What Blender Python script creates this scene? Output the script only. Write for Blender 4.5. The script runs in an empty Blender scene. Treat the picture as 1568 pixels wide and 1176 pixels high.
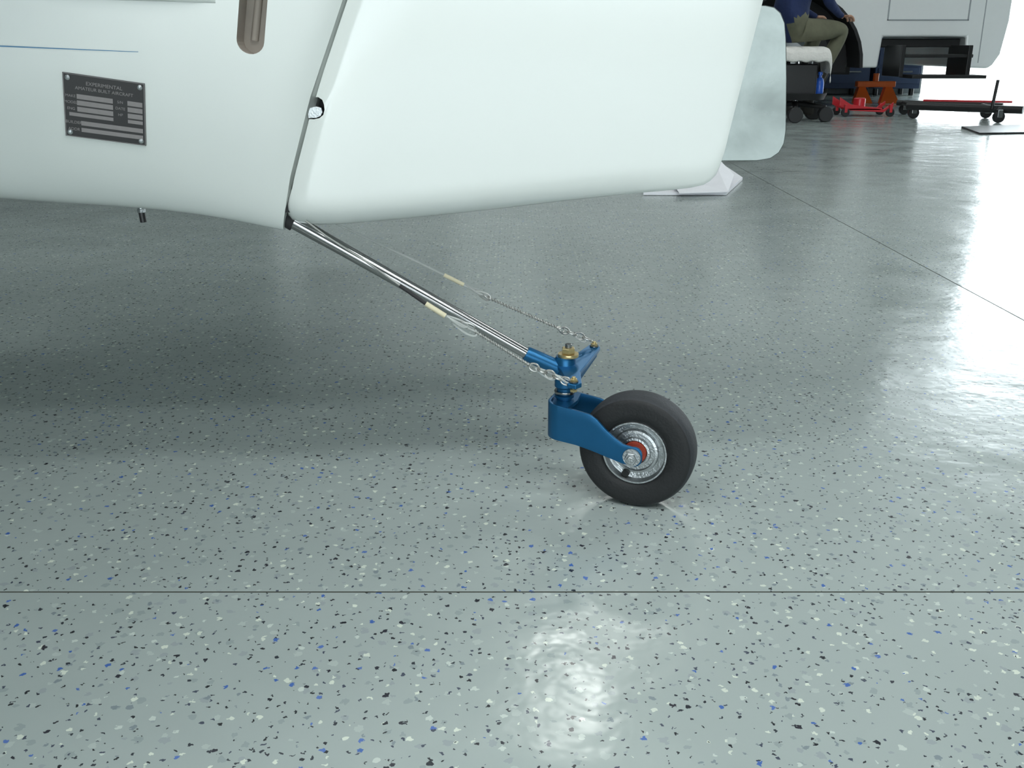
import bpy, bmesh, math, random
from mathutils import Vector, Matrix
from mathutils.bvhtree import BVHTree
random.seed(4)
# ---------------- camera geometry (photo measured on a 1568-wide grid; x1.4107 = 2212 frame) --------
F=1524.0; CX=784.0; CY=588.0; H=0.58; TH=math.radians(18.8)
C_,S_=math.cos(TH),math.sin(TH)
def ray(px,py):
    dx=px-CX; v=py-CY
    return Vector((dx,F*C_-v*S_,-(F*S_+v*C_)))
CAM=Vector((0,0,H))
def PY(px,py,Y):
    r=ray(px,py); return CAM+r*(Y/r.y)
def FL(px,py,z=0.0):
    r=ray(px,py); return CAM+r*((z-H)/r.z)
def lerp_tab(t,x):
    t=sorted(t)
    if x<=t[0][0]: a,b=t[0],t[1]
    elif x>=t[-1][0]: a,b=t[-2],t[-1]
    else:
        for i in range(len(t)-1):
            if t[i][0]<=x<=t[i+1][0]: a,b=t[i],t[i+1]; break
    return a[1]+(b[1]-a[1])*(x-a[0])/(b[0]-a[0])
# ---------------- materials ----------------
def mat(name,col,rough=.5,metal=0,coat=0,noise=0,nscale=20,bump=0,bscale=60,emit=None,estr=0,ior=None,trans=0):
    m=bpy.data.materials.new(name); m.use_nodes=True
    nt=m.node_tree; b=nt.nodes['Principled BSDF']
    b.inputs['Base Color'].default_value=(*col,1); b.inputs['Roughness'].default_value=rough
    b.inputs['Metallic'].default_value=metal; b.inputs['Coat Weight'].default_value=coat
    b.inputs['Coat Roughness'].default_value=.08
    b.inputs['Transmission Weight'].default_value=trans
    if emit: b.inputs['Emission Color'].default_value=(*emit,1); b.inputs['Emission Strength'].default_value=estr
    tc=nt.nodes.new('ShaderNodeTexCoord')
    n=nt.nodes.new('ShaderNodeTexNoise'); n.inputs['Scale'].default_value=nscale; n.inputs['Detail'].default_value=4
    nt.links.new(tc.outputs['Object'],n.inputs['Vector'])
    r=nt.nodes.new('ShaderNodeMapRange'); r.inputs['To Min'].default_value=1-noise; r.inputs['To Max'].default_value=1+noise
    nt.links.new(n.outputs['Fac'],r.inputs['Value'])
    h=nt.nodes.new('ShaderNodeVectorMath'); h.operation='SCALE'; h.inputs[0].default_value=col
    nt.links.new(r.outputs[0],h.inputs['Scale']); nt.links.new(h.outputs[0],b.inputs['Base Color'])
    if bump:
        n2=nt.nodes.new('ShaderNodeTexNoise'); n2.inputs['Scale'].default_value=bscale; n2.inputs['Detail'].default_value=3
        nt.links.new(tc.outputs['Object'],n2.inputs['Vector'])
        bp=nt.nodes.new('ShaderNodeBump'); bp.inputs['Strength'].default_value=bump; bp.inputs['Distance'].default_value=.01
        nt.links.new(n2.outputs['Fac'],bp.inputs['Height']); nt.links.new(bp.outputs[0],b.inputs['Normal'])
    return m
M=dict(
 white=mat('aircraft_white_paint',(.70,.735,.71),.25,coat=.5,noise=.015,nscale=4),
 vanw=mat('van_white_paint',(.86,.89,.89),.25,coat=.4,noise=.02),
 blue=mat('anodized_blue',(.012,.11,.25),.34,metal=.6,noise=.12,nscale=60),
 blueline=mat('stripe_blue',(.02,.16,.32),.3),
 steel=mat('polished_steel',(.34,.34,.34),.13,metal=1,noise=.08,nscale=90),
 alu=mat('cast_aluminum',(.45,.47,.48),.34,metal=1,noise=.12,nscale=120,bump=.15,bscale=400),
 rub=mat('tire_rubber',(.008,.009,.010),.62,noise=.15,nscale=50,bump=.1,bscale=300),
 tread=mat('tread_rubber',(.030,.033,.038),.7,noise=.2,nscale=50,bump=.15,bscale=300),
 black=mat('black_paint',(.012,.012,.013),.4,noise=.1),
 dark=mat('gap_dark',(.02,.02,.022),.7),
 gold=mat('cadmium_plating',(.62,.50,.26),.3,metal=.9,noise=.1,nscale=200),
 plate=mat('plate_black',(.010,.009,.010),.45),
 platesil=mat('plate_silver',(.25,.23,.23),.5,metal=.2,noise=.1,nscale=200),
 slot=mat('slot_interior',(.34,.30,.26),.6,noise=.3,nscale=25),
 yellow=mat('heatshrink_cream',(.66,.60,.42),.5,noise=.1,nscale=200),
 clear=mat('clear_plastic',(.75,.78,.76),.25,trans=.6,noise=.05),
 wire=mat('cable_steel',(.42,.42,.40),.35,metal=.9,noise=.2,nscale=300),
 red=mat('red_paint',(.55,.02,.03),.35,coat=.3,noise=.05),
 orange=mat('orange_paint',(.75,.14,.02),.4,noise=.05),
 blu2=mat('bottle_blue',(.03,.12,.55),.3),
 paper=mat('paper_white',(.86,.86,.90),.7,noise=.05),
 navy=mat('navy_cloth',(.016,.03,.10),.85,noise=.3,nscale=15,bump=.5,bscale=30),
 khaki=mat('olive_khaki_cloth',(.15,.15,.10),.9,noise=.3,nscale=12,bump=.5,bscale=25),
 towel=mat('towel_white',(.86,.84,.80),.95,noise=.08,nscale=30,bump=.6,bscale=90),
 skin=mat('skin',(.50,.28,.19),.5,noise=.08),
 hair=mat('hair_grey',(.12,.10,.08),.8,noise=.3,nscale=80),
 shoe_shade=mat('boot_and_leg_shade',(.03,.025,.02),.6,noise=.1),
 glass=mat('dark_glass',(.02,.025,.03),.05,coat=.5),
 wall=mat('wall_panel',(.26,.29,.30),.6,noise=.06,nscale=2),
 ceil=mat('ceiling_panel',(.58,.60,.61),.7,noise=.05,nscale=2),
 conc=mat('outside_concrete',(.55,.54,.50),.85,noise=.1,nscale=3),
 lamp=mat('lamp_diffuser',(.9,.9,.9),.5,emit=(.95,1,1),estr=6),
 redseal=mat('red_seal',(.30,.04,.02),.5),
 pblue=mat('cabinet_blue',(.03,.05,.11),.5,noise=.1),
)
# mottled sheet
def galv():
    m=bpy.data.materials.new('brushed_sheet_aluminum'); m.use_nodes=True; nt=m.node_tree; b=nt.nodes['Principled BSDF']
    b.inputs['Metallic'].default_value=.9
    tc=nt.nodes.new('ShaderNodeTexCoord')
    n=nt.nodes.new('ShaderNodeTexNoise'); n.inputs['Scale'].default_value=16; n.inputs['Detail'].default_value=8; n.inputs['Distortion'].default_value=.3
    nt.links.new(tc.outputs['Object'],n.inputs['Vector'])
    r=nt.nodes.new('ShaderNodeValToRGB'); r.color_ramp.elements[0].position=.3; r.color_ramp.elements[0].color=(.12,.135,.13,1)
    r.color_ramp.elements[1].position=.75; r.color_ramp.elements[1].color=(.26,.29,.28,1)
    nt.links.new(n.outputs['Fac'],r.inputs[0]); nt.links.new(r.outputs[0],b.inputs['Base Color'])
    q=nt.nodes.new('ShaderNodeMapRange'); q.inputs['To Min'].default_value=.18; q.inputs['To Max'].default_value=.40
    nt.links.new(n.outputs['Fac'],q.inputs['Value']); nt.links.new(q.outputs[0],b.inputs['Roughness'])
    n3=nt.nodes.new('ShaderNodeTexNoise'); n3.inputs['Scale'].default_value=7; n3.inputs['Detail'].default_value=2
    nt.links.new(tc.outputs['Object'],n3.inputs['Vector'])
    bp=nt.nodes.new('ShaderNodeBump'); bp.inputs['Strength'].default_value=.4; bp.inputs['Distance'].default_value=.012
    nt.links.new(n3.outputs['Fac'],bp.inputs['Height']); nt.links.new(bp.outputs[0],b.inputs['Normal'])
    return m
M['galv']=galv()
def floor_mat():
    m=bpy.data.materials.new('epoxy_flake_floor'); m.use_nodes=True; nt=m.node_tree; N=nt.nodes; L=nt.links
    b=N['Principled BSDF']; geo=N.new('ShaderNodeNewGeometry')
    def math_(op,a,bb):
        x=N.new('ShaderNodeMath'); x.operation=op
        for i,v in enumerate((a,bb)):
            if v is None: continue
            if isinstance(v,(int,float)): x.inputs[i].default_value=v
            else: L.new(v,x.inputs[i])
        return x.outputs[0]
    nz=N.new('ShaderNodeTexNoise'); nz.inputs['Scale'].default_value=260; nz.inputs['Detail'].default_value=1
    L.new(geo.outputs['Position'],nz.inputs['Vector'])
    sub=N.new('ShaderNodeVectorMath'); sub.operation='SUBTRACT'; L.new(nz.outputs['Color'],sub.inputs[0]); sub.inputs[1].default_value=(.5,.5,.5)
    sc=N.new('ShaderNodeVectorMath'); sc.operation='SCALE'; sc.inputs['Scale'].default_value=.0075; L.new(sub.outputs[0],sc.inputs[0])
    big=N.new('ShaderNodeTexNoise'); big.inputs['Scale'].default_value=1.1; big.inputs['Detail'].default_value=3
    L.new(geo.outputs['Position'],big.inputs['Vector'])
    ramp=N.new('ShaderNodeValToRGB'); ramp.color_ramp.elements[0].position=.3; ramp.color_ramp.elements[1].position=.7
    ramp.color_ramp.elements[0].color=(.325,.37,.36,1); ramp.color_ramp.elements[1].color=(.36,.41,.395,1)
    L.new(big.outputs['Fac'],ramp.inputs[0])
    col=ramp.outputs[0]
    def layer(col,scale,pres,size,cols,off,strength=1.0):
        ad=N.new('ShaderNodeVectorMath'); ad.operation='ADD'; L.new(geo.outputs['Position'],ad.inputs[0]); L.new(sc.outputs[0],ad.inputs[1])
        a2=N.new('ShaderNodeVectorMath'); a2.operation='ADD'; L.new(ad.outputs[0],a2.inputs[0]); a2.inputs[1].default_value=(off,off*1.7,0)
        v=N.new('ShaderNodeTexVoronoi'); v.voronoi_dimensions='2D'; v.inputs['Scale'].default_value=scale; L.new(a2.outputs[0],v.inputs['Vector'])
        s=N.new('ShaderNodeSeparateColor'); L.new(v.outputs['Color'],s.inputs[0])
        sz=math_('MULTIPLY_ADD',s.outputs[1],size*.65)
        sz.node.inputs[2].default_value=size*.35
        m1=math_('LESS_THAN',v.outputs['Distance'],sz); m2=math_('LESS_THAN',s.outputs[0],pres)
        mk=math_('MULTIPLY',m1,m2); mk=math_('MULTIPLY',mk,strength)
        r=N.new('ShaderNodeValToRGB'); r.color_ramp.interpolation='CONSTANT'
        while len(r.color_ramp.elements)<len(cols): r.color_ramp.elements.new(.5)
        for i,c in enumerate(cols):
            r.color_ramp.elements[i].position=i/len(cols); r.color_ramp.elements[i].color=(*c,1)
        L.new(s.outputs[2],r.inputs[0])
        mx=N.new('ShaderNodeMix'); mx.data_type='RGBA'; L.new(mk,mx.inputs['Factor']); L.new(col,mx.inputs['A']); L.new(r.outputs[0],mx.inputs['B'])
        return mx.outputs['Result']
    col=layer(col,52,.42,.26,[(.25,.30,.30),(.275,.315,.33),(.43,.48,.46)],3.1,.7)
    col=layer(col,72,.24,.24,[(.60,.65,.57),(.64,.69,.60),(.20,.24,.26),(.52,.58,.54)],11.3,.95)
    col=layer(col,108,.33,.21,[(.02,.022,.028),(.035,.04,.05),(.06,.07,.10)],7.7)
    col=layer(col,64,.17,.19,[(.06,.13,.38),(.02,.022,.03),(.09,.16,.42),(.03,.03,.04)],19.9)
    sx=N.new('ShaderNodeSeparateXYZ'); L.new(geo.outputs['Position'],sx.inputs[0])
    g=math_('LESS_THAN',sx.outputs[2],-.0004)
    mx=N.new('ShaderNodeMix'); mx.data_type='RGBA'; L.new(g,mx.inputs['Factor']); L.new(col,mx.inputs['A']); mx.inputs['B'].default_value=(.10,.11,.095,1)
    L.new(mx.outputs['Result'],b.inputs['Base Color'])
    gi=math_('SUBTRACT',1.0,g); L.new(math_('MULTIPLY',gi,.5),b.inputs['Specular IOR Level'])
    rn=N.new('ShaderNodeTexNoise'); rn.inputs['Scale'].default_value=5; rn.inputs['Detail'].default_value=5; L.new(geo.outputs['Position'],rn.inputs['Vector'])
    rr=N.new('ShaderNodeMapRange'); rr.inputs['From Min'].default_value=.3; rr.inputs['From Max'].default_value=.7; rr.inputs['To Min'].default_value=.13; rr.inputs['To Max'].default_value=.25
    L.new(rn.outputs['Fac'],rr.inputs['Value']); L.new(rr.outputs[0],b.inputs['Roughness'])
    b.inputs['IOR'].default_value=1.55
    w=N.new('ShaderNodeTexNoise'); w.inputs['Scale'].default_value=7; w.inputs['Detail'].default_value=4; w.inputs['Roughness'].default_value=.55; L.new(geo.outputs['Position'],w.inputs['Vector'])
    bp=N.new('ShaderNodeBump'); bp.inputs['Strength'].default_value=.22; bp.inputs['Distance'].default_value=.013
    L.new(w.outputs['Fac'],bp.inputs['Height']); L.new(bp.outputs[0],b.inputs['Normal'])
    return m
M['floor']=floor_mat()
# ---------------- mesh helpers ----------------
def empty(name,loc=(0,0,0)):
    o=bpy.data.objects.new(name,None); o.location=loc; o.empty_display_size=.1
    bpy.context.collection.objects.link(o); return o
def link(o,parent=None):
    bpy.context.collection.objects.link(o)
    if parent is not None:
        o.parent=parent; o.matrix_parent_inverse=Matrix.Translation(-Vector(parent.location))
    return o
def mk(name,verts,faces,m,parent=None,smooth=False,bevel=0,solid=0,subsurf=0,angle=40):
    me=bpy.data.meshes.new(name); me.from_pydata([tuple(v) for v in verts],[],faces)
    bm=bmesh.new(); bm.from_mesh(me); bmesh.ops.recalc_face_normals(bm,faces=bm.faces[:]); bm.to_mesh(me); bm.free()
    me.materials.append(M[m] if isinstance(m,str) else m)
    o=bpy.data.objects.new(name,me); link(o,parent)
    if solid:
        s=o.modifiers.new('s','SOLIDIFY'); s.thickness=solid; s.offset=0
    if bevel:
        b=o.modifiers.new('b','BEVEL'); b.width=bevel; b.segments=3; b.limit_method='ANGLE'; b.angle_limit=math.radians(35)
    if subsurf:
        b=o.modifiers.new('ss','SUBSURF'); b.levels=subsurf; b.render_levels=subsurf
    if smooth:
        for p in me.polygons: p.use_smooth=True
        try: me.set_sharp_from_angle(angle=math.radians(angle))
        except Exception: pass
    return o
def frame(d):
    d=Vector(d).normalized(); u=Vector((0,0,1)) if abs(d.z)<.9 else Vector((1,0,0))
    a=d.cross(u).normalized(); b=d.cross(a).normalized(); return a,b
def tube(name,pts,r,m,parent=None,seg=12,closed=False,cap=True):
    pts=[Vector(p) for p in pts]; n=len(pts)
    rs=r if isinstance(r,(list,tuple)) else [r]*n
    V=[];Fc=[]; pa=None
    for i,p in enumerate(pts):
        if closed: t=pts[(i+1)%n]-pts[i-1]
        else: t=pts[min(i+1,n-1)]-pts[max(i-1,0)]
        t.normalize()
        if pa is None: a,b=frame(t)
        else:
            a=(pa-t*pa.dot(t)).normalized(); b=t.cross(a)
        pa=a
        for k in range(seg):
            an=2*math.pi*k/seg; V.append(p+(a*math.cos(an)+b*math.sin(an))*rs[i])
    for i in range(n if closed else n-1):
        j=(i+1)%n
        for k in range(seg):
            k2=(k+1)%seg; Fc.append((i*seg+k,i*seg+k2,j*seg+k2,j*seg+k))
    if not closed and cap:
        Fc.append(tuple(range(seg))); Fc.append(tuple(range((n-1)*seg,n*seg)))
    return mk(name,V,Fc,m,parent,smooth=True)
def lathe(name,prof,c,axis,m,parent=None,seg=64,closed=False,angle=40):
    c=Vector(c); d=Vector(axis).normalized(); a,b=frame(d); V=[];Fc=[]; n=len(prof)
    for (r,s) in prof:
        for k in range(seg):
            an=2*math.pi*k/seg; V.append(c+d*s+(a*math.cos(an)+b*math.sin(an))*max(r,1e-5))
    for i in range(n if closed else n-1):
        j=(i+1)%n
        for k in range(seg):
            k2=(k+1)%seg; Fc.append((i*seg+k,i*seg+k2,j*seg+k2,j*seg+k))
    if not closed:
        Fc.append(tuple(range(seg))); Fc.append(tuple(range((n-1)*seg,n*seg)))
    return mk(name,V,Fc,m,parent,smooth=True,angle=angle)
def cyl(name,p0,p1,r,m,parent=None,seg=32,ch=.0):
    p0=Vector(p0);p1=Vector(p1);L=(p1-p0).length; ch=ch or min(r,L)*.12
    return lathe(name,[(r-ch,0),(r,ch),(r,L-ch),(r-ch,L)],p0,p1-p0,m,parent,seg)
def hexn(name,p0,p1,r,m,parent=None):
    L=(Vector(p1)-Vector(p0)).length
    return lathe(name,[(r*.9,0),(r,.1*L),(r,.85*L),(r*.9,L)],p0,Vector(p1)-Vector(p0),m,parent,6,angle=20)
def prism(name,pts,off,m,parent=None,bevel=0,smooth=False):
    off=Vector(off); n=len(pts); V=[Vector(p) for p in pts]+[Vector(p)+off for p in pts]
    Fc=[tuple(range(n)),tuple(range(2*n-1,n-1,-1))]+[(i,(i+1)%n,n+(i+1)%n,n+i) for i in range(n)]
    return mk(name,V,Fc,m,parent,bevel=bevel,smooth=smooth)
def box(name,lo,hi,m,parent=None,bevel=.003):
    x0,y0,z0=lo;x1,y1,z1=hi
    return prism(name,[(x0,y0,z0),(x1,y0,z0),(x1,y1,z0),(x0,y1,z0)],(0,0,z1-z0),m,parent,bevel)
def catmull(P,n=6):
    P=[Vector(p) for p in P]; out=[]
    Q=[P[0]*2-P[1]]+P+[P[-1]*2-P[-2]]
    for i in range(1,len(Q)-2):
        for k in range(n):
            t=k/n; a,b,c,d=Q[i-1],Q[i],Q[i+1],Q[i+2]
            out.append(.5*((2*b)+(c-a)*t+(2*a-5*b+4*c-d)*t*t+(3*b-a-3*c+d)*t**3))
    out.append(P[-1]); return out
def apply_mods(o):
    dg=bpy.context.evaluated_depsgraph_get(); dg.update()
    me=bpy.data.meshes.new_from_object(o.evaluated_get(dg)); o.modifiers.clear(); o.data=me
# ---------------- room ----------------
JX=1.14; JY=.981
xs=[-12,JX-.0018,JX,JX+.0018,14]; ys=[-9,JY-.0018,JY,JY+.0018,13.2]
V=[(x,y,-.004 if (i==2 or j==2) else 0) for j,y in enumerate(ys) for i,x in enumerate(xs)]
Fc=[(j*5+i,j*5+i+1,(j+1)*5+i+1,(j+1)*5+i) for j in range(4) for i in range(4)]
mk('floor',V,Fc,'floor')
box('ground_outside',(-60,-60,-.25),(80,90,-.02),'conc',bevel=0)
box('wall_left',(-12.2,-9,0),(-12,13.4,4.9),'wall',bevel=0)
box('wall_right',(14,-9,0),(14.2,13.4,4.9),'wall',bevel=0)
prism('wall_back',[(-12,13.2,0),(5.2,13.2,0),(5.2,13.2,4.2),(13.2,13.2,4.2),(13.2,13.2,0),(14,13.2,0),(14,13.2,4.9),(-12,13.2,4.9)],(0,.2,0),'wall')
prism('light_limiting_wall',[(-12,-9.2,0),(-5,-9.2,0),(-5,-9.2,2.1),(5,-9.2,2.1),(5,-9.2,0),(14,-9.2,0),(14,-9.2,4.9),(-12,-9.2,4.9)],(0,.2,0),'wall')  # unseen wall added behind the camera, opening sized to limit sky light
box('ceiling',(-12.2,-9,4.9),(14.2,13.4,5.05),'ceil',bevel=0)
for i,(x,y) in enumerate([(1.25,9.4),(.5,7.1)]):
    e=empty('high_bay_lamp' if i==0 else 'high_bay_lamp.%03d'%i,(x,y,4.9))
    lathe('shade',[(.05,0),(.07,-.12),(.20,-.30),(.205,-.31),(.19,-.30),(.06,-.13),(.03,-.05)],(x,y,4.9),(0,0,1),'steel',e,40)
    lathe('diffuser',[(.001,-.295),(.185,-.292),(.187,-.285),(.001,-.28)],(x,y,4.9),(0,0,1),'lamp',e,40)
    cyl('stem',(x,y,4.9),(x,y,4.8),.02,'steel',e)
    la=bpy.data.lights.new('lamp_light','AREA'); la.shape='DISK'; la.size=.36; la.energy=[26,16][i]; la.color=(.97,1,.96)
    lo=bpy.data.objects.new('lamp_light',la); link(lo,e); lo.location=(x,y,4.595)
for i,(x,y) in enumerate([(-3.2,-3),(.0,-3),(3.2,-3),(-1.6,-.6),(1.9,-.6),(4.6,4.7)]):  # unseen ceiling fixtures added as fill for the floor and van
    e=empty('added_fill_fixture' if i==0 else 'added_fill_fixture.%03d'%i,(x,y,4.9))
    prism('housing',[(x-1.25,y-.35,4.9),(x-1.25,y+.35,4.9),(x-1.25,y+.38,4.78),(x-1.25,y-.38,4.78)],(2.5,0,0),'vanw',e,.005)
    box('diffuser',(x-1.2,y-.33,4.765),(x+1.2,y+.33,4.785),'lamp',e,.002)
    la=bpy.data.lights.new('added_fill_light','AREA'); la.shape='RECTANGLE'; la.size=2.4; la.size_y=.66; la.energy=48 if i<5 else 75; la.color=(.95,1,1)
    lo=bpy.data.objects.new('added_fill_light',la); link(lo,e); lo.location=(x,y,4.755)
# ---------------- aircraft ----------------
YC=1.25
air=empty('light_aircraft',(0,YC,.4))
aft_t=[(.367,-.284),(.43,-.268),(.521,-.238),(.629,-.1936)]
def aft(z): return lerp_tab(aft_t,z)
zb_t=[(-3.2,.61),(-1,.435),(-.6,.401),(-.447,.389),(-.377,.379),(-.33,.370),(-.284,.360)]
w_t=[(-3.2,.40),(-1,.175),(-.6,.105),(-.45,.074),(-.35,.05),(-.284,.034)]
zt_t=[(-3.2,1.15),(-1,.90),(-.284,.80)]
XF=-3.2; seg=72; st=[0,.004,.012,.022,.035,.05,.07,.095,.13,.17,.22,.3,.4,.55,.75,1]
V=[];Fc=[]
for s in st:
    xn=-.284+(XF+.284)*s
    zb,zt,w=lerp_tab(zb_t,xn),lerp_tab(zt_t,xn),lerp_tab(w_t,xn)
    if s==0: w*=.93
    zc=(zb+zt)/2; hh=(zt-zb)/2
    for k in range(seg):
        an=2*math.pi*k/seg; c,sn=math.cos(an),math.sin(an)
        y=YC+w*math.copysign(abs(c)**.55,c); z=zc+hh*math.copysign(abs(sn)**.55,sn)
        a=aft(z); V.append((a+(XF-a)*s,y,z))
for i in range(len(st)-1):
    for k in range(seg):
        k2=(k+1)%seg; Fc.append((i*seg+k,i*seg+k2,(i+1)*seg+k2,(i+1)*seg+k))
Fc.append(tuple(range(seg))); Fc.append(tuple(range((len(st)-1)*seg,len(st)*seg)))
fus=mk('fuselage',V,Fc,'white',air,smooth=True,angle=50)
def boolean(o,c):
    md=o.modifiers.new('bo','BOOLEAN'); md.object=c; md.solver='EXACT'
    try: md.material_mode='TRANSFER'
    except Exception: pass
    apply_mods(o); bpy.data.objects.remove(c)
# slot
a0=PY(381.5,62,1.19); a1=PY(392,-60,1.19); r=.0148
ax=(a1-a0).normalized(); pr=Vector((ax.z,0,-ax.x)); pts=[]
for k in range(13):
    t=math.pi*k/12; pts.append(a0+pr*math.cos(t)*r-ax*math.sin(t)*r)
for k in range(13):
    t=math.pi*k/12; pts.append(a1-pr*math.cos(t)*r+ax*math.sin(t)*r)
pts=[Vector((p.x,1.0,p.z)) for p in pts]
boolean(fus,prism('c',pts,(0,.225,0),'slot'))
tube('elevator_pushrod',[a0+Vector((-.002,.034,.0)),a1+Vector((-.001,.034,0))],.0045,'slot',air,16)
bvh=BVHTree.FromPolygons([tuple(v.co) for v in fus.data.vertices],[tuple(p.vertices) for p in fus.data.polygons])
def side(x,z,off=.0006):
    h=bvh.ray_cast(Vector((x,.3,z)),Vector((0,1,0)))
    return Vector((x,(h[0].y if h[0] else YC)-off,z))
def sidepx(px,py,off=.0006):
    r=ray(px,py).normalized(); h=bvh.ray_cast(CAM,r)
    return h[0]-Vector((0,off,0)) if h[0] else PY(px,py,1.15)
# blue stripe
V=[];Fc=[];n=24
pA=sidepx(-40,76); pB=sidepx(212,79.5)
for i in range(n+1):
    t=i/n; x=pA.x-.25+(pB.x-pA.x+.25)*t; z=pA.z+.016+(pB.z-pA.z-.016)*t; hw=.0013*(1-t)+.0003
    V+= [side(x,z-hw),side(x,z+hw)]
for i in range(n): Fc.append((2*i,2*i+1,2*i+3,2*i+2))
mk('pinstripe',V,Fc,'blueline',air)
# fairing seam
pA=sidepx(-20,2); pB=sidepx(330,5)
V=[];Fc=[]
prof=[(0,.0005),(.0015,.005),(.004,.0062),(.05,.010),(.09,.03)]
for i in range(n+1):
    t=i/n; x=pA.x-.3+(pB.x-pA.x+.3)*t; z=pA.z+.012+(pB.z-pA.z-.012)*t
    f=min(1,(1-t)*8)**.5
    for (dz,o) in prof: V.append(side(x,z+dz,o*f))
k=len(prof)
for i in range(n):
    for j in range(k-1): Fc.append((i*k+j,i*k+j+1,(i+1)*k+j+1,(i+1)*k+j))
mk('stabilizer_fairing',V,Fc,'white',air,smooth=True)
def stab(name,sg):
    V=[];Fc=[];ns=20
    for (yy,x0,x1,th) in [(YC+sg*.03,-1.05,-.42,.05),(YC+sg*.88,-.90,-.45,.035),(YC+sg*.92,-.86,-.48,.015)]:
        for q in range(ns):
            an=2*math.pi*q/ns; c=math.cos(an); V.append((x0+(x1-x0)*(.5-.5*c),yy,.745+th*math.sin(an)*(.5+.5*c)**.5*.7+.03*(.5+.5*c)))
    for i in range(2):
        for q in range(ns): Fc.append((i*ns+q,i*ns+(q+1)%ns,(i+1)*ns+(q+1)%ns,(i+1)*ns+q))
    Fc.append(tuple(range(ns))); Fc.append(tuple(range(2*ns,3*ns)))
    mk(name,V,Fc,'white',air,smooth=True)
stab('horizontal_stabilizer_far',1); stab('horizontal_stabilizer_near',-1)
# vertical fin
V=[];Fc=[];ns=24
for (z,xl,t) in [(.70,-1.0,.035),(.82,-.86,.034),(1.1,-.42,.03),(1.45,-.1,.024),(1.49,-.04,.012)]:
    xr=aft(z)-.002
    for q in range(ns):
        an=math.pi*q/(ns-1); xx=xl+(xr-xl)*(1-math.cos(an))/2
        V.append((xx,YC-t*math.sin(an*.5)**.7,z))
    for q in range(ns-1,-1,-1):
        an=math.pi*q/(ns-1); xx=xl+(xr-xl)*(1-math.cos(an))/2
        V.append((xx,YC+t*math.sin(an*.5)**.7+1e-4,z))
m2=2*ns
for i in range(4):
    for q in range(m2): Fc.append((i*m2+q,i*m2+(q+1)%m2,(i+1)*m2+(q+1)%m2,(i+1)*m2+q))
Fc.append(tuple(range(m2))); Fc.append(tuple(range(4*m2,5*m2)))
mk('vertical_fin',V,Fc,'white',air,smooth=True)
# rudder
botpx=[(439,324),(441,332),(447,339),(457,343),(470,345),(490,346.5),(520,346),(560,342.5),(620,337),(700,329),(780,320),(850,311.5),(920,304),(980,297.5),(1030,293),(1060,289.5),(1080,285),(1090,279),(1099,270),(1104,259),(1108,248)]
bot=[PY(a,b,YC-.012) for a,b in botpx]
te0=bot[-1]; te1=PY(1168,0,YC); tsl=(te1.x-te0.x)/(te1.z-te0.z); ZT=1.50
def LE(z): return aft(z)+.0050
U=[(p.x-bot[0].x)/(bot[-1].x-bot[0].x) for p in bot]
def thick(u): return .034*(.80+.2*min(1,u/.03))*(1-max(0,(u-.12))/.88)**.9+.0016
rows=[0,.002,.005,.009,.014,.02,.028,.038,.05,.07,.1,.15,.22,.3,.4,.55,.7,.85,1]
V=[];Fc=[]; nu=len(U)
for sgn in (-1,1):
    for h in rows:
        for u,b in zip(U,bot):
            z=b.z+(ZT-b.z)*h
            xl=LE(z); xr=te0.x+tsl*(z-te0.z); x=xl+(xr-xl)*u
            if h<.03:
                f=h/.03; x=(b.x+(z-b.z)*.25)*(1-f)+x*f
            t=thick(u); hr=.030
            dz=(z-b.z)/hr
            k=math.sqrt(max(0,1-(1-min(1,dz))**2)) if dz<1 else 1
            V.append((x,YC+sgn*t*k,z))
nr=len(rows); o_=nr*nu
for s in (0,1):
    for i in range(nr-1):
        for j in range(nu-1):
            a=s*o_+i*nu+j; Fc.append((a,a+1,a+nu+1,a+nu))
for i in range(nr-1):
    for j in (0,nu-1):
        a=i*nu+j; Fc.append((a,a+nu,o_+a+nu,o_+a))
for j in range(nu-1):
    a=(nr-1)*nu+j; Fc.append((a,a+1,o_+a+1,o_+a))
rud=mk('rudder',V,Fc,'white',air,smooth=True,angle=50)
bm=bmesh.new(); bm.from_mesh(rud.data); bmesh.ops.remove_doubles(bm,verts=bm.verts,dist=1e-5); bmesh.ops.recalc_face_normals(bm,faces=bm.faces[:]); bm.to_mesh(rud.data); bm.free()
for p in rud.data.polygons: p.use_smooth=True
rud.data.set_sharp_from_angle(angle=math.radians(50))
hpx=[(470,150),(486,149),(493,153),(496,160),(497,168),(495,176),(489,181),(480,183),(466,183),(460,170)]
pts=[PY(a,b,1.215) for a,b in hpx]; pts=[Vector((p.x,1.1,p.z)) for p in pts]
boolean(rud,prism('c',pts,(0,.140,0),'dark'))
prism('hinge_bracket',[PY(a,b,1.220) for a,b in [(471,166),(484,163),(492,165),(494,172),(491,178),(484,181),(472,181)]],(0,.006,0),'alu',air,bevel=.0005)
z0,z1=.385,1.45
pts=[(aft(z0)-.002,YC-.022,z0),(aft(z0)+.008,YC-.022,z0),(aft(.52)+.008,YC-.022,.52),(aft(.63)+.008,YC-.022,.63),(aft(z1)+.008,YC-.022,z1),(aft(z1)-.002,YC-.022,z1),(aft(.63)-.002,YC-.022,.63),(aft(.52)-.002,YC-.022,.52)]
prism('gap_spar',pts,(0,.044,0),'dark',air)
gp=[(aft(z)+.0040,YC-.0255,z) for z in [.40+.05*i for i in range(8)]]
tube('hinge_wire',gp,.0005,'wire',air,8)
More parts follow.
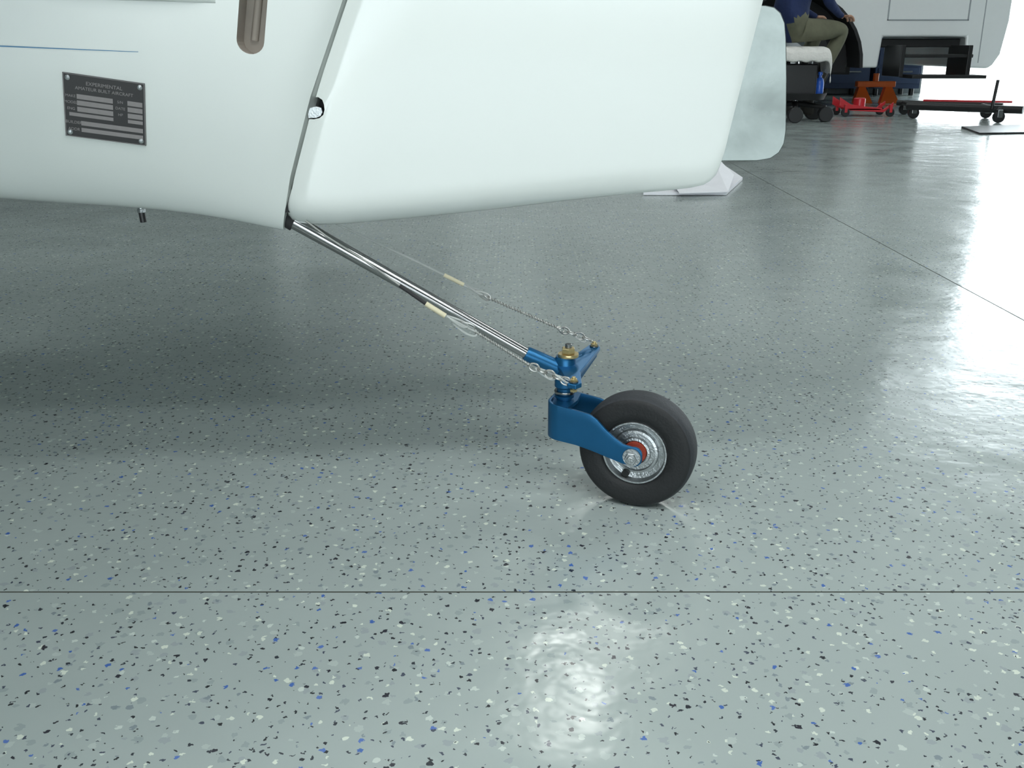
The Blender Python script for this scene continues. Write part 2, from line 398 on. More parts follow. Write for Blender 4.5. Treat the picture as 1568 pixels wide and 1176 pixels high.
# drain stub under belly
b0=PY(216,318,1.235)
cyl('belly_vent_stem',b0+Vector((0,0,.03)),b0+Vector((0,0,-.006)),.0034,'alu',air,16)
hexn('belly_vent_nut',b0+Vector((0,0,-.001)),b0+Vector((0,0,-.006)),.0050,'alu',air)
cyl('belly_vent_tip',b0+Vector((.0,0,-.005)),b0+Vector((.001,0,-.018)),.0040,'black',air,20)
# data plate
cs=[sidepx(95.5,110,.001),sidepx(221.5,128,.001),sidepx(225,223,.001),sidepx(102,207,.001)]
ex=((cs[1]-cs[0])+(cs[2]-cs[3])).normalized(); ey=((cs[3]-cs[0])+(cs[2]-cs[1])); ey=(ey-ex*ey.dot(ex)).normalized()
nn=ex.cross(ey); nn = nn if nn.y<0 else -nn
cen=sum(cs,Vector())/4; W=((cs[1]-cs[0]).length+(cs[2]-cs[3]).length)/2; HH=((cs[3]-cs[0]).length+(cs[2]-cs[1]).length)/2
shr=((cs[3]-cs[0])+(cs[2]-cs[1])).dot(ex)/2
def pl(u,v,o=0): return cen+ex*((u-.5)*W+(v-.5)*shr*.8)+ey*(v-.5)*HH+nn*o
pe=empty('data_plate',cen); pe.parent=air; pe.matrix_parent_inverse=Matrix.Translation(-Vector(air.location))
def plp(name,u0,v0,u1,v1,o0,o1,m):
    return prism(name,[pl(u0,v0,o0),pl(u1,v0,o0),pl(u1,v1,o0),pl(u0,v1,o0)],nn*(o1-o0),m,pe)
plp('plate',0,0,1,1,-.002,.0012,'plate')
for (u0,v0,u1,v1) in [(.005,.005,.995,.012),(.005,.988,.995,.995),(.005,.005,.012,.995),(.988,.005,.995,.995)]:
    plp('border',u0,v0,u1,v1,.0012,.0014,'platesil')
for f in [(.16,.31,.60,.385),(.78,.31,.965,.385),(.16,.41,.60,.485),(.78,.41,.965,.485),(.16,.51,.60,.585),(.78,.51,.965,.585),(.06,.61,.60,.665),(.78,.61,.965,.665),(.20,.73,.965,.80),(.20,.84,.965,.905)]:
    plp('field',*f,.0012,.0015,'platesil')
for (u,v) in [(.06,.07),(.94,.07),(.94,.93),(.06,.93)]:
    lathe('rivet',[(.0030,0),(.0028,.0012),(.0015,.002),(.0001,.0022)],pl(u,v,.001),nn,'alu',pe,16)
def text(s,u,v,size):
    cu=bpy.data.curves.new('label','FONT'); cu.body=s; cu.size=size; cu.align_x='CENTER'; cu.align_y='CENTER'; cu.extrude=.0001
    o=bpy.data.objects.new('tmp',cu); bpy.context.collection.objects.link(o)
    dg=bpy.context.evaluated_depsgraph_get(); me=bpy.data.meshes.new_from_object(o.evaluated_get(dg)); bpy.data.objects.remove(o)
    me.materials.clear(); me.materials.append(M['platesil'])
    R=Matrix((ex,-ey,nn)).transposed().to_4x4(); R.translation=pl(u,v,.0014)
    me.transform(R); o=bpy.data.objects.new('engraved_text',me); link(o,pe)
text('EXPERIMENTAL',.5,.13,.0056); text('AMATEUR BUILT AIRCRAFT',.5,.215,.0050)
for v,a,b in [(.35,'MAKE','S/N'),(.45,'MODEL','DATE'),(.55,'ENG','HP')]:
    text(a,.085,v,.0042); text(b,.69,v,.0042)
text('BUILDER',.11,.765,.0045); text('ADDR',.11,.875,.0045)
# metal tab plate behind the trailing edge
tp=[(1085,247),(1085,120),(1090,8),(1172,8),(1186,11),(1196,20),(1202,35),(1204,60),(1205,120),(1204,200),(1201,220),(1193,234),(1180,243),(1160,246.5)]
P=[PY(a,b,YC+.014) for a,b in tp]
prism('sheet_metal_tab',P,(0,.003,0),'galv',air,bevel=.001)
prism('tab_bracket',[P[1]+Vector((.0,-.012,0)),P[1]+Vector((.02,-.012,0)),P[1]+Vector((.02,-.012,-.05)),P[1]+Vector((0,-.012,-.05))],(0,.013,0),'alu',air)
# ---- tail spring ----
pvt=Vector((.070,YC,0))
rs=PY(440,330,YC)+Vector((-.03,0,.015)); re=PY(806,541,YC)
tube('tail_spring',[rs,rs.lerp(re,.3),rs.lerp(re,.6),re],[.0105,.0084,.0078,.0072],'steel',air,32)
d=(re-rs).normalized()
tube('root_collar',[PY(438,334,YC)-d*.008,PY(446,339,YC)+d*.004],.0108,'dark',air,24)
prism('fuselage_exit_lip',[PY(a,b,YC-.008) for a,b in [(436,330),(452,327),(487,338),(486,343),(462,336),(441,340)]],(0,.016,0),'dark',air)
sock_end=Vector((.062,YC,.176))
tube('blue_socket',[re-d*.001,re+d*.002,re.lerp(sock_end,.5),sock_end],[.0090,.0098,.0104,.0112],'blue',air,32)
lathe('pivot_head',[(.0115,.150),(.0135,.152),(.0135,.190),(.012,.193)],(pvt.x,YC,0),(0,0,1),'blue',air,40)
lathe('pivot_washer',[(.005,.193),(.0135,.193),(.0138,.195),(.0135,.197),(.005,.197)],(pvt.x+.004,YC,0),(0,0,1),'gold',air,40)
hexn('pivot_nut',(pvt.x+.004,YC,.197),(pvt.x+.004,YC,.205),.0092,'gold',air)
cyl('pivot_bolt',(pvt.x+.004,YC,.204),(pvt.x+.004,YC,.210),.0045,'steel',air,20)
lathe('stem',[(.0095,.128),(.0105,.130),(.0105,.136),(.013,.137),(.0132,.140),(.0105,.141),(.0105,.152)],(pvt.x,YC,0),(0,0,1),'blue',air,40)
lathe('stem_washer',[(.0105,.143),(.0137,.143),(.0139,.1445),(.0137,.146),(.0105,.146)],(pvt.x,YC,0),(0,0,1),'steel',air,40)
# steering horn
hn=Vector((.078,1.192,.174)); hf=Vector((.112,1.302,.188))
poly=[(hn.x-.008,hn.y-.005),(hn.x+.002,hn.y-.010),(hn.x+.010,hn.y-.003),(.088,1.222),(.098,1.245),(hf.x+.008,hf.y-.002),(hf.x+.006,hf.y+.008),(hf.x-.005,hf.y+.008),(hf.x-.010,hf.y),(.078,1.266),(.064,1.262),(.058,1.245),(.064,1.225)]
def hzf(y): return hn.z+(hf.z-hn.z)*(y-hn.y)/(hf.y-hn.y)
prism('steering_horn',[(x,y,hzf(y)-.003) for x,y in poly],(0,0,.006),'blue',air,bevel=.001)
prism('horn_web',[(.084,1.245,.158),(.084,1.245,.178),(hf.x,hf.y-.004,hf.z),(hf.x,hf.y-.004,hf.z-.010)],(.004,-.001,0),'blue',air,bevel=.0008)
for q in (hn,hf):
    cyl('horn_bolt',q+Vector((0,0,-.010)),q+Vector((0,0,.010)),.0024,'gold',air,16)
    hexn('horn_nut',q+Vector((0,0,.004)),q+Vector((0,0,.0075)),.0048,'gold',air)
    hexn('horn_bolt_head',q+Vector((0,0,-.010)),q+Vector((0,0,-.006)),.0048,'gold',air)
    lathe('horn_washer',[(.002,0),(.006,0),(.006,.0010),(.002,.0010)],q+Vector((0,0,.0032)),(0,0,1),'steel',air,24)
# ---- fork + wheel ----
A=math.radians(20); dd=Vector((math.cos(A),-math.sin(A),0)); nv=Vector((-math.sin(A),-math.cos(A),0))
WR=.0770; Cw=Vector((.166,1.216,WR))
def LP(a,b,z): return Vector((Cw.x,Cw.y,0))+dd*a+nv*b+Vector((0,0,z))
hw=.0315; rr_=.016; Lf=.117
def prof_z(a):
    top=lerp_tab([(-.118,.137),(-.075,.131),(-.058,.128),(-.048,.122),(-.036,.110),(-.024,.100),(-.012,.0925),(0,.0905)],a)
    bt=lerp_tab([(-.118,.088),(-.075,.083),(-.05,.077),(-.03,.071),(-.012,.0660),(0,.0645)],a)
    return bt,top
ends=[(.0130,.0735,.0815),(.0115,.069,.086),(.008,.0655,.0895),(.004,.064,.0908)]
arm=[(a,hw,b,t) for a,b,t in ends]
a=0
while a>-(Lf-rr_): b,t=prof_z(a); arm.append((a,hw,b,t)); a-=.004
for k in range(9):
    th=math.pi/2*k/8; aa=-(Lf-rr_)-rr_*math.sin(th); bb=hw-rr_+rr_*math.cos(th); b,t=prof_z(aa); arm.append((aa,bb,b,t))
full=arm+[(a,-b,z0,z1) for (a,b,z0,z1) in reversed(arm)]
V=[];Fc=[]
for (a,b,z0,z1) in full:
    for k in range(5): V.append(LP(a,b,z0+(z1-z0)*k/4))
for i in range(len(full)-1):
    for k in range(4): Fc.append((i*5+k,i*5+k+1,(i+1)*5+k+1,(i+1)*5+k))
mk('fork_yoke',V,Fc,'blue',air,smooth=True,solid=.0042,bevel=.0008,angle=50)
tp=[]
for k in range(9):
    th=math.pi/2*k/8; tp.append((-(Lf-rr_)-rr_*math.sin(th),hw-rr_+rr_*math.cos(th)))
tp=[(-.088,hw)]+tp+[(a,-b) for a,b in reversed(tp)]+[(-.088,-hw),(-.084,0)]
prism('fork_deck',[LP(a,b,.1285) for a,b in tp],(0,0,.005),'blue',air)
# tire
w=.0225
def torus_prof():
    pr=[]
    for k in range(33):
        t=-math.pi/2+math.pi*k/32
        rr=.055+(WR-.055)*math.copysign(abs(math.cos(t))**.42,math.cos(t)); s=w*math.copysign(abs(math.sin(t))**.62,math.sin(t)); pr.append((rr,s))
    return [(.043,-w*.80),(.047,-w*.97)]+pr+[(.047,w*.97),(.043,w*.80)]
tire=lathe('tire',torus_prof(),Cw,nv,'rub',air,96,closed=True,angle=60)
tire.data.materials.append(M['tread'])
for p in tire.data.polygons:
    c=p.center-Cw; rad=(c-nv*c.dot(nv)).length
    if rad>.0735 and abs(c.dot(nv))<w*.86: p.material_index=1
for s in (1,-1):
    pr=[(.0435,.0135),(.0435,.0185),(.0425,.0200),(.0405,.0200),(.0395,.0185),(.0385,.0105),(.031,.0095),(.0295,.0145),(.0265,.0155),(.0258,.0115),(.0205,.0115),(.0195,.0165),(.0165,.0170),(.0160,.0130),(.006,.0125)]
    lathe('wheel_hub',[(r,s*x) for r,x in pr]+[(.006,0),(.0435,0)],Cw,nv,'alu',air,72,closed=True,angle=30)
lathe('bearing_seal',[(.004,.0135),(.0145,.0138),(.0155,.015),(.0145,.017),(.004,.017)],Cw,nv,'redseal',air,40)
cyl('axle_spacer',Cw+nv*.015,Cw+nv*.030,.0075,'steel',air,24)
cyl('axle',Cw-nv*.040,Cw+nv*.040,.0045,'steel',air,24)
lathe('axle_washer',[(.003,0),(.0120,0),(.0122,.001),(.0118,.002),(.003,.002)],Cw+nv*(hw+.002),nv,'alu',air,32)
hexn('axle_nut',Cw+nv*(hw+.004),Cw+nv*(hw+.010),.0085,'alu',air)
cyl('axle_tip',Cw+nv*(hw+.009),Cw+nv*(hw+.014),.0045,'alu',air,16)
hexn('axle_head',Cw-nv*(hw+.002),Cw-nv*(hw+.009),.0085,'steel',air)
t=math.radians(250); q=Cw+nv*.0100+dd*.0335*math.cos(t)+Vector((0,0,.0335*math.sin(t)))
cyl('valve',q,q+nv*.007,.0050,'black',air,20)
for ang in range(0,360,30):
    t=math.radians(ang+10)
    if abs(((ang+10)-250))<16: continue
    q=Cw+nv*.0098+Vector((0,0,.0348*math.sin(t)))+dd*.0348*math.cos(t)
    tn=(-dd*math.sin(t)+Vector((0,0,math.cos(t)))); rd=(dd*math.cos(t)+Vector((0,0,math.sin(t))))
    prism('raised_mark',[q-tn*.004-rd*.0012,q+tn*.004-rd*.0012,q+tn*.004+rd*.0012,q-tn*.004+rd*.0012],nv*.0014,'alu',air)
# ---- steering cables ----
def link_chain(name,p0,p1,n,size=.0045,wr=.0009):
    p0=Vector(p0);p1=Vector(p1); dv=(p1-p0); L=dv.length/n; dv.normalize(); a,b=frame(dv)
    for i in range(n):
        c=p0+dv*L*(i+.5); side_=a if i%2 else b; hl=L*.62; pts=[]
        for k in range(16):
            t=2*math.pi*k/16; pts.append(c+dv*math.cos(t)*hl+side_*math.sin(t)*size*.55)
        tube(name,pts,wr,'wire',air,8,closed=True)
def helix(name,p0,p1,turns,rad,wr):
    p0=Vector(p0);p1=Vector(p1); dv=p1-p0; a,b=frame(dv); n=turns*10
    tube(name,[p0+dv*(i/n)+a*rad*math.cos(2*math.pi*i/10)+b*rad*math.sin(2*math.pi*i/10) for i in range(n+1)],wr,'wire',air,6)
def loop(name,c,dv,L,wd,m='clear',wr=.0010,tw=0):
    dv=Vector(dv).normalized(); a,b=frame(dv); s=(a*math.cos(tw)+b*math.sin(tw)); pts=[]; wd*=.62
    for k in range(20):
        t=2*math.pi*k/20; pts.append(Vector(c)+dv*math.cos(t)*L/2+s*math.sin(t)*wd/2+b*.001*math.sin(2*t))
    tube(name,pts,wr,m,air,8,closed=True)
def cable(pxs): return [PY(a,b,Y) for a,b,Y in pxs]
tube('steering_cable_far',cable([(505,338,1.272),(560,364,1.277),(620,392,1.283),(680,421,1.287)]),.0014,'clear',air,8)
s0=PY(680,421,1.287); s1=PY(710,436,1.289); tube('sleeve_far',[s0,s1],.0026,'yellow',air,14)
k0=PY(745,455,1.291); dv=(k0-s1).normalized()
tube('cable_end_far',[s1,k0],.0018,'clear',air,10)
loop('safety_loop_far',PY(727,444,1.290),dv,.026,.010,tw=.4); loop('safety_loop_far',PY(740,452,1.290),dv,.022,.012,tw=1.3,m='wire')
k1=PY(858,504,1.297)
helix('link_spring_far',k0,k1,26,.0017,.0007); tube('link_core_far',[k0,k1],.0011,'wire',air,8)
loop('hook_far',k0,dv,.012,.009,'wire'); loop('hook_far',k1,dv,.012,.009,'wire',tw=1)
link_chain('chain_far',k1,PY(905,521,1.302),4,.008,.0012)
loop('safety_loop_far',PY(885,516,1.299),dv,.026,.010,tw=.8)
tube('steering_cable_near',cable([(468,338,1.222),(500,362,1.220),(560,400,1.217),(612,437,1.213)]),.0014,'wire',air,8)
n0=PY(612,437,1.213); n1=PY(652,465,1.211); tube('cable_clip_near',[n0,n1],.0024,'dark',air,10)
n2=PY(682,484,1.209); tube('sleeve_near',[n1,n2],.0033,'yellow',air,14)
n3=PY(728,508,1.206); dv=(n3-n2).normalized()
tube('cable_end_near',[n2,n3],.0016,'clear',air,10)
loop('safety_loop_near',PY(700,492,1.208),dv,.030,.012,tw=.5,wr=.0014); loop('safety_loop_near',PY(712,503,1.207),dv,.034,.015,tw=1.2,wr=.0014); loop('safety_loop_near',PY(716,498,1.207),dv,.020,.012,tw=2,m='wire')
n4=PY(812,560,1.199)
helix('link_spring_near',n3,n4,22,.0017,.0007); tube('link_core_near',[n3,n4],.0011,'wire',air,8)
link_chain('chain_near',n4,PY(872,586,1.192),5,.009,.0013)
loop('safety_loop_near',PY(835,572,1.196),dv,.028,.012,tw=.9,wr=.0014); loop('safety_loop_near',PY(862,580,1.193),dv,.024,.010,tw=.2,wr=.0014)
# ---------------- paper on floor ----------------
pp=empty('folded_paper',FL(1080,285))
q=[FL(985,298,.004),FL(1112,298,.004),FL(1137,275,.004),FL(1106,254,.004),FL(1010,262,.004)]
prism('sheet_bottom',[Vector((p.x,p.y,.002)) for p in q],(0,0,.012),'paper',pp)
A1=FL(1040,296,.018);B1=FL(1115,294,.016);C1=Vector((B1.x+.02,B1.y+.55,.13))
mk('raised_flap',[A1,B1,Vector((B1.x+.08,B1.y+.28,.05)),C1,Vector((A1.x,A1.y+.35,.05))],[(0,1,4),(1,2,3),(1,3,4)],'paper',pp,solid=.003)
# ---------------- van (motorhome) ----------------
van=empty('white_van',(2,10,.4))
VY=10.0
def arch(xc,zc,r,n=18): return [(xc+r*math.cos(math.pi*k/n),zc+r*math.sin(math.pi*k/n)) for k in range(n+1)]
Z0=.375
out=[(4.60,.40),(4.66,.50),(4.70,.80),(4.70,1.3),(4.60,2.55),(4.45,2.68),(-2.3,2.68),(-2.42,2.5),(-2.45,.6),(-2.40,Z0)]
bt_=[]
bt_+=[(x,z) for x,z in reversed(arch(-1.0,Z0,.50))]
bt_+=[(x,z) for x,z in reversed(arch(2.66,Z0,.67))]
bt_+=[(3.50,Z0),(3.52,.655),(4.31,.655),(4.33,Z0),(4.56,.37)]
prism('body',[(x,VY,z) for x,z in out+bt_],(0,2.2,0),'vanw',van,bevel=.02)
for xc,ra,rw in [(2.66,.67,.42),(-1.0,.50,.38)]:
    for yy,sg in [(VY,1),(VY+2.2,-1)]:
        ctr=Vector((xc,yy+sg*.17,rw)); ax_=Vector((0,-sg,0))
        lathe('wheel_tire',[(.24,-.11),(rw-.03,-.12),(rw,-.09),(rw,.09),(rw-.03,.12),(.24,.11)],ctr,ax_,'rub',van,48,closed=True)
        lathe('wheel_rim',[(.03,.07),(.10,.08),(.12,.03),(.20,.04),(.23,.10),(.245,.10),(.245,-.1),(.03,-.1)],ctr,ax_,'alu',van,48,closed=True)
    pts=arch(xc,Z0,ra+.01); V=[(x,VY-.012,z) for x,z in pts]+[(x,VY+.35,z) for x,z in [(xc+(x-xc)*.985,z) for x,z in pts]]
    n=len(pts); mk('arch_trim',V,[(i,i+1,n+i+1,n+i) for i in range(n-1)],'dark',van,solid=.03)
    box('arch_backing',(xc-ra+.02,VY+.36,.32),(xc+ra-.02,VY+.40,Z0+ra),'dark',van)
box('chassis',(-2.2,VY+.5,.30),(3.4,VY+1.7,.42),'dark',van)
def frame_rect(name,x0,z0,x1,z1,y,t,m):
    for (a,b,c,d_) in [(x0,z0,x1,z0+t),(x0,z1-t,x1,z1),(x0,z0,x0+t,z1),(x1-t,z0,x1,z1)]:
        box(name,(a,y-.006,b),(c,y+.01,d_),m,van,bevel=.001)
M['seam']=mat('panel_seam',(.35,.38,.40),.5)
frame_rect('door_panel_seam',3.54,.80,4.31,2.3,VY,.012,'seam')
box('body_seam',(4.45,VY-.004,.42),(4.458,VY+.01,2.4),'seam',van,bevel=0)
box('door_window',(3.65,VY-.01,1.45),(4.2,VY+.01,2.15),'glass',van)
box('side_window',(.3,VY-.01,1.45),(2.0,VY+.01,2.15),'glass',van)
box('side_window',(-2.1,VY-.01,1.45),(-.6,VY+.01,2.15),'glass',van)
box('windshield',(4.66,VY+.2,1.35),(4.70,VY+2.0,2.2),'glass',van)
box('step_well',(3.53,VY+.10,.56),(4.30,VY+.9,.64),'black',van,.01)
box('step_tread',(3.62,VY-.28,.47),(4.28,VY+.02,.50),'black',van,.005)
box('step_tread_lower',(3.66,VY-.48,.29),(4.34,VY-.16,.32),'black',van,.005)
box('step_arm',(3.60,VY-.3,.30),(3.64,VY+.15,.58),'black',van,.005)
box('step_arm',(4.22,VY-.3,.30),(4.26,VY+.15,.58),'black',van,.005)
# ---------------- items behind ----------------
y=11.0; x0=PY(1310,140,y).x; x1=PY(1368,140,y).x
jk=empty('orange_jack_stand',((x0+x1)/2,y,0))
box('beam',(x0,y-.05,.16),(x1,y+.05,.22),'orange',jk,.01)
for xx in (x0+.06,x1-.06):
    prism('leg',[(xx-.10,y-.1,.0),(xx+.10,y-.1,.0),(xx+.03,y-.02,.17),(xx-.03,y-.02,.17)],(0,.08,0),'orange',jk)
cyl('post',((x0+x1)/2,y,.2),((x0+x1)/2,y,.30),.03,'orange',jk)
fj=empty('red_floor_jack',(2.9,8.9,0))
xa=PY(1280,170,8.9).x; xb=PY(1362,170,8.9).x
for yy in (8.82,9.02):
    prism('side_plate',[(xa,yy,.16),(xa+.10,yy,.10),(xb-.08,yy,.06),(xb,yy,.12),(xb,yy,.09),(xb-.08,yy,.035),(xa+.10,yy,.05),(xa,yy,.09)],(0,.012,0),'red',fj,.003)
box('cross_deck',(xa+.08,8.82,.05),(xb-.1,9.03,.07),'red',fj,.005)
for xx,yy in [(xb-.03,8.80),(xb-.03,9.05),(xa+.05,8.80),(xa+.05,9.05)]:
    cyl('caster',(xx,yy-.015,.035),(xx,yy+.015,.035),.035,'black',fj); box('caster_fork',(xx-.012,yy-.02,.035),(xx+.012,yy+.02,.10),'red',fj)
cyl('saddle',(xa+.2,8.92,.06),(xa+.2,8.92,.15),.05,'red',fj)
dl=empty('wheeled_dolly',(3.9,8.6,0))
y=8.6; xa=PY(1388,170,y).x; xb=PY(1560,180,8.1).x
tube('rail',[(xa,y,.10),(xb,y-.55,.10)],.030,'black',dl,12); tube('rail',[(xa+.1,y+.5,.10),(xb+.1,y+.0,.10)],.024,'black',dl,12)
tube('cross_bar',[(xa+.05,y-.03,.10),(xa+.15,y+.5,.10)],.02,'black',dl,12); tube('cross_bar',[(xb-.15,y-.48,.10),(xb-.05,y+.05,.10)],.02,'black',dl,12)
tube('handle',[(xb-.2,y-.45,.10),(xb-.17,y-.42,.32)],.012,'black',dl,10)
tube('red_bar',[(xa+.25,y+.3,.13),(xb+.1,y-.15,.14)],.009,'red',dl,10)
for p in [(xa+.06,y),(xb-.16,y-.5),(xa+.17,y+.5),(xb-.02,y+.03)]:
    cyl('caster',(p[0],p[1]-.018,.045),(p[0],p[1]+.018,.045),.045,'black',dl); box('caster_fork',(p[0]-.02,p[1]-.025,.04),(p[0]+.02,p[1]+.025,.1),'steel',dl)
mt=empty('floor_mat',(4,7.6,0)); a=FL(1472,196);b=FL(1600,192);c=FL(1640,204);d_=FL(1500,206)
prism('mat',[a,b,c,d_],(0,0,.012),'black',mt)
for i in range(3):
    x=3.15+i*.62
    e=empty('tool_cabinet' if i==0 else 'tool_cabinet.%03d'%i,(x+.28,12.85,0))
    box('body',(x,12.6,.08),(x+.56,13.15,1.0),'pblue',e,.01)
    for k in range(4): box('drawer',(x+.03,12.585,.14+k*.21),(x+.53,12.60,.32+k*.21),'pblue',e,.004); box('handle',(x+.12,12.565,.27+k*.21),(x+.44,12.585,.285+k*.21),'steel',e,.002)
    for fx in (x+.06,x+.5): cyl('foot',(fx,12.7,0),(fx,12.7,.09),.03,'black',e); cyl('foot',(fx,13.05,0),(fx,13.05,.09),.03,'black',e)
# ---------------- stool + person ----------------
sx_,sy_=2.28,8.32
stl=empty('mechanic_stool',(sx_,sy_,0))
lathe('seat_cushion',[(.02,.47),(.17,.47),(.19,.485),(.195,.51),(.185,.535),(.15,.545),(.001,.547)],(sx_,sy_,0),(0,0,1),'black',stl,48)
cyl('column',(sx_,sy_,.12),(sx_,sy_,.48),.028,'steel',stl)
lathe('tray',[(.001,.17),(.22,.17),(.24,.22),(.235,.22),(.215,.18),(.001,.18)],(sx_,sy_,0),(0,0,1),'black',stl,40)
box('tool_bin',(sx_-.18,sy_-.14,.18),(sx_+.12,sy_+.1,.44),'black',stl,.01)
for k in range(5):
    t=2*math.pi*k/5-.55; p=Vector((sx_+.25*math.cos(t),sy_+.25*math.sin(t),.11))
    tube('base_leg',[(sx_,sy_,.14),p],[.024,.018],'black',stl,10)
    cyl('caster',p+Vector((0,-.025,-.05)),p+Vector((0,.025,-.05)),.06,'black',stl)
V=[];Fc=[];n1,n2=24,14
for i in range(n1+1):
    for j in range(n2+1):
        u=-.17+.42*i/n1; v=-.20+.30*j/n2
        p=Vector((sx_+u,sy_+v,.556))
        ov=max(0,u-.19); ovy=max(0,-.17-v)
        if ov>0: p.x=sx_+.19+.03*math.tanh(ov*40)*.6; p.z=.556-ov*3.1
        if ovy>0: p.y=sy_-.195; p.z-=ovy*3.4
        p.z+=.006*math.sin(i*1.1+j*.7); p.y+=.01*math.sin(i*.9) if ov>0 else 0
        V.append(p)
for i in range(n1):
    for j in range(n2): a=i*(n2+1)+j; Fc.append((a,a+1,a+n2+2,a+n2+1))
mk('towel',V,Fc,'towel',stl,smooth=True,solid=.022,subsurf=1)
bc=Vector((sx_+.165,sy_-.06,.178))
lathe('blue_bottle',[(.030,0),(.034,.01),(.034,.12),(.026,.15),(.013,.16),(.013,.18),(.018,.18),(.018,.20),(.001,.205)],bc,(0,0,1),'blu2',stl,32)
man=empty('seated_man',(2.2,8.32,.6))
f=Vector((.90,.43,0)).normalized(); p_=Vector((-f.y,f.x,0)); pel=Vector((2.17,8.32,.71))
J={}; E=[]
def add(n,co,r,par=None,mt='khaki',r2=None):
    J[n]=(len(J),Vector(co),r,r2 or r)
    if par: E.append((par,n,mt))
add('pel',pel,.135,r2=.15)
add('sp1',pel+f*.01+Vector((0,0,.14)),.125,'pel','navy',.15)
add('sp2',pel+f*.07+Vector((0,0,.32)),.125,'sp1','navy',.16)
add('ch',pel+f*.14+Vector((0,0,.46)),.11,'sp2','navy',.15)
add('nb',pel+f*.19+Vector((0,0,.54)),.060,'ch','navy')
add('nk',pel+f*.23+Vector((0,0,.60)),.055,'nb','skin')
for s,t in ((1,'l'),(-1,'r')):
    hip=pel+p_*s*.09+Vector((0,0,-.02))+f*.05
    add('hip'+t,hip,.10,'pel','khaki')
    kn=hip+f*.40+p_*s*.05+Vector((0,0,.01)); add('th'+t,hip.lerp(kn,.5),.090,'hip'+t,'khaki'); add('kn'+t,kn,.066,'th'+t,'khaki')
    an_=Vector((kn.x-.24,kn.y+.07,.10)); add('cf'+t,kn.lerp(an_,.35)-f*.01,.058,'kn'+t,'khaki'); add('an'+t,an_,.042,'cf'+t,'shoe_shade')  # lower calves take the dark boot colour in place of shade
    add('he'+t,an_+Vector((0,0,-.055))-f*.02,.038,'an'+t,'shoe_shade'); add('bl'+t,an_+f*.11+Vector((0,0,-.060)),.038,'an'+t,'shoe_shade',.045); add('to'+t,an_+f*.18+Vector((0,0,-.068)),.028,'bl'+t,'shoe_shade',.04)
    sh=pel+f*.15+Vector((0,0,.46))+p_*s*.19; add('sh'+t,sh,.062,'ch','navy')
    el=sh+f*.04+p_*s*.03+Vector((0,0,-.27)); add('el'+t,el,.045,'sh'+t,'navy')
    wr=el+f*.19-p_*s*.07+Vector((0,0,-.095)); add('wr'+t,wr,.028,'el'+t,'navy')
    add('hd'+t,wr+f*.035+Vector((0,0,-.008)),.024,'wr'+t,'skin',.034)
names=list(J); me=bpy.data.meshes.new('body'); me.from_pydata([tuple(J[n][1]) for n in names],[(names.index(a),names.index(b)) for a,b,_ in E],[])
bo=bpy.data.objects.new('body',me); link(bo,man)
sk=bo.modifiers.new('sk','SKIN'); sk.use_smooth_shade=True
for i,n in enumerate(names):
    me.skin_vertices[0].data[i].radius=(J[n][2],J[n][3])
    me.skin_vertices[0].data[i].use_root=(i==0)
ss=bo.modifiers.new('ss','SUBSURF'); ss.levels=2; ss.render_levels=2
apply_mods(bo)
mats=['khaki','navy','skin','shoe_shade']; bo.data.materials.clear()
for m_ in mats: bo.data.materials.append(M[m_])
def segd(p,a,b):
    ab=b-a; t=max(0,min(1,(p-a).dot(ab)/ab.dot(ab))); return (p-a-ab*t).length
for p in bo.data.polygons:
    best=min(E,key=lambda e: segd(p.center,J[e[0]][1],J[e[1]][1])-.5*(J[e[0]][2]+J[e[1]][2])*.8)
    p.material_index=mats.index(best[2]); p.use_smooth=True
for s,t in ((1,'l'),(-1,'r')):
    b=J['hd'+t][1]
    for k in range(4):
        base=b+f*.025+p_*(k-1.5)*.019; L=[.075,.085,.080,.062][k if s<0 else 3-k]
        tube('finger',catmull([base,base+f*L*.45+Vector((0,0,.000)),base+f*L*.8+Vector((0,0,-.018)),base+f*L*.92+Vector((0,0,-.04))],3),[.009]*3+[.0085]*3+[.008]*3+[.006],'skin',man,8)
    tb=b-f*.01-p_*s*.028
    tube('thumb',[tb,tb+f*.03-p_*s*.022,tb+f*.058-p_*s*.026+Vector((0,0,-.012))],[.012,.010,.008],'skin',man,8)
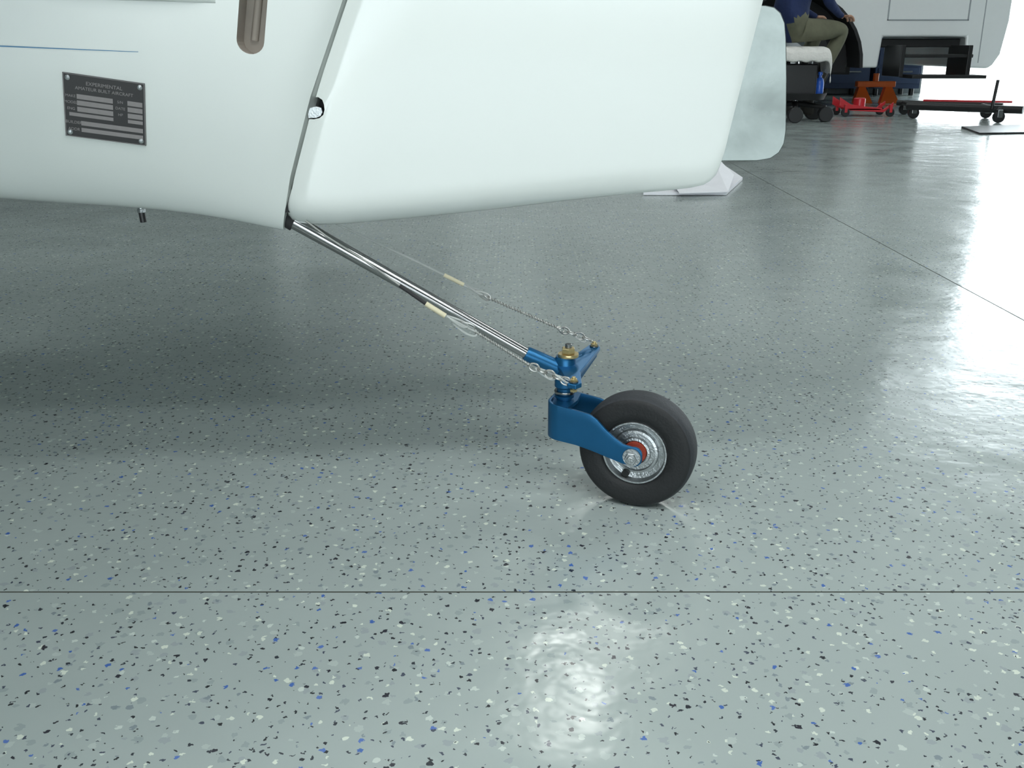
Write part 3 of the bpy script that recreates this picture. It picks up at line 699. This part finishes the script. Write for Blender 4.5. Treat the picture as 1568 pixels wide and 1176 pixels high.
# head
hc=J['nk'][1]+f*.035+Vector((0,0,.115)); V=[];Fc=[];nu_,nv_=28,20
for j in range(nv_+1):
    ph=math.pi*j/nv_
    for i in range(nu_):
        t=2*math.pi*i/nu_; x=math.cos(t)*math.sin(ph); yv=math.sin(t)*math.sin(ph); z=math.cos(ph)
        rx=.098; ry=.076*(1-.18*max(0,-z)); rz=.12
        nose=.022*math.exp(-((yv)/.13)**2-((z+.12)/.16)**2)*(x>0); brow=.006*math.exp(-((z-.16)/.08)**2)*(x>0); eye=-.008*(math.exp(-((abs(yv)-.38)/.14)**2-((z-.03)/.1)**2))*(x>0); chin=.012*math.exp(-(yv/.3)**2-((z+.8)/.2)**2)*(x>0); lip=.005*math.exp(-(yv/.25)**2-((z+.45)/.06)**2)*(x>0)
        V.append(hc+f*(x*rx+nose+brow+eye+chin+lip)+p_*yv*ry+Vector((0,0,z*rz)))
for j in range(nv_):
    for i in range(nu_): Fc.append((j*nu_+i,j*nu_+(i+1)%nu_,(j+1)*nu_+(i+1)%nu_,(j+1)*nu_+i))
hd=mk('head',V,Fc,'skin',man,smooth=True,angle=180); hd.data.materials.append(M['hair'])
for p in hd.data.polygons:
    c=p.center-hc
    if c.z>.07 or (c.dot(f)<-.01 and c.z>-.05): p.material_index=1
for s in (1,-1):
    lathe('ear',[(.001,-.006),(.018,-.004),(.022,.004),(.012,.006)],hc+p_*s*.074-f*.005,p_*s,'skin',man,16)
    lathe('eye',[(.001,.0),(.008,.002),(.010,.006),(.006,.011),(.001,.012)],hc+p_*s*.03+f*.078+Vector((0,0,.004)),f,'paper',man,14)
    lathe('pupil',[(.001,.0),(.004,.0),(.004,.0008),(.001,.001)],hc+p_*s*.03+f*.0902+Vector((0,0,.004)),f,'black',man,10)
# ---------------- world + camera ----------------
w_=bpy.data.worlds.new('World'); bpy.context.scene.world=w_; w_.use_nodes=True
bg=w_.node_tree.nodes['Background']; bg.inputs[0].default_value=(.86,.96,1,1); bg.inputs[1].default_value=6.5
cam=bpy.data.cameras.new('camera'); co=bpy.data.objects.new('camera',cam); bpy.context.collection.objects.link(co)
cam.sensor_width=36; cam.lens=36*F/1568; co.location=CAM; co.rotation_euler=(math.pi/2-TH,0,0); cam.clip_start=.02
bpy.context.scene.camera=co
bpy.context.scene.view_settings.view_transform='Standard'
bpy.context.scene.view_settings.look='None'
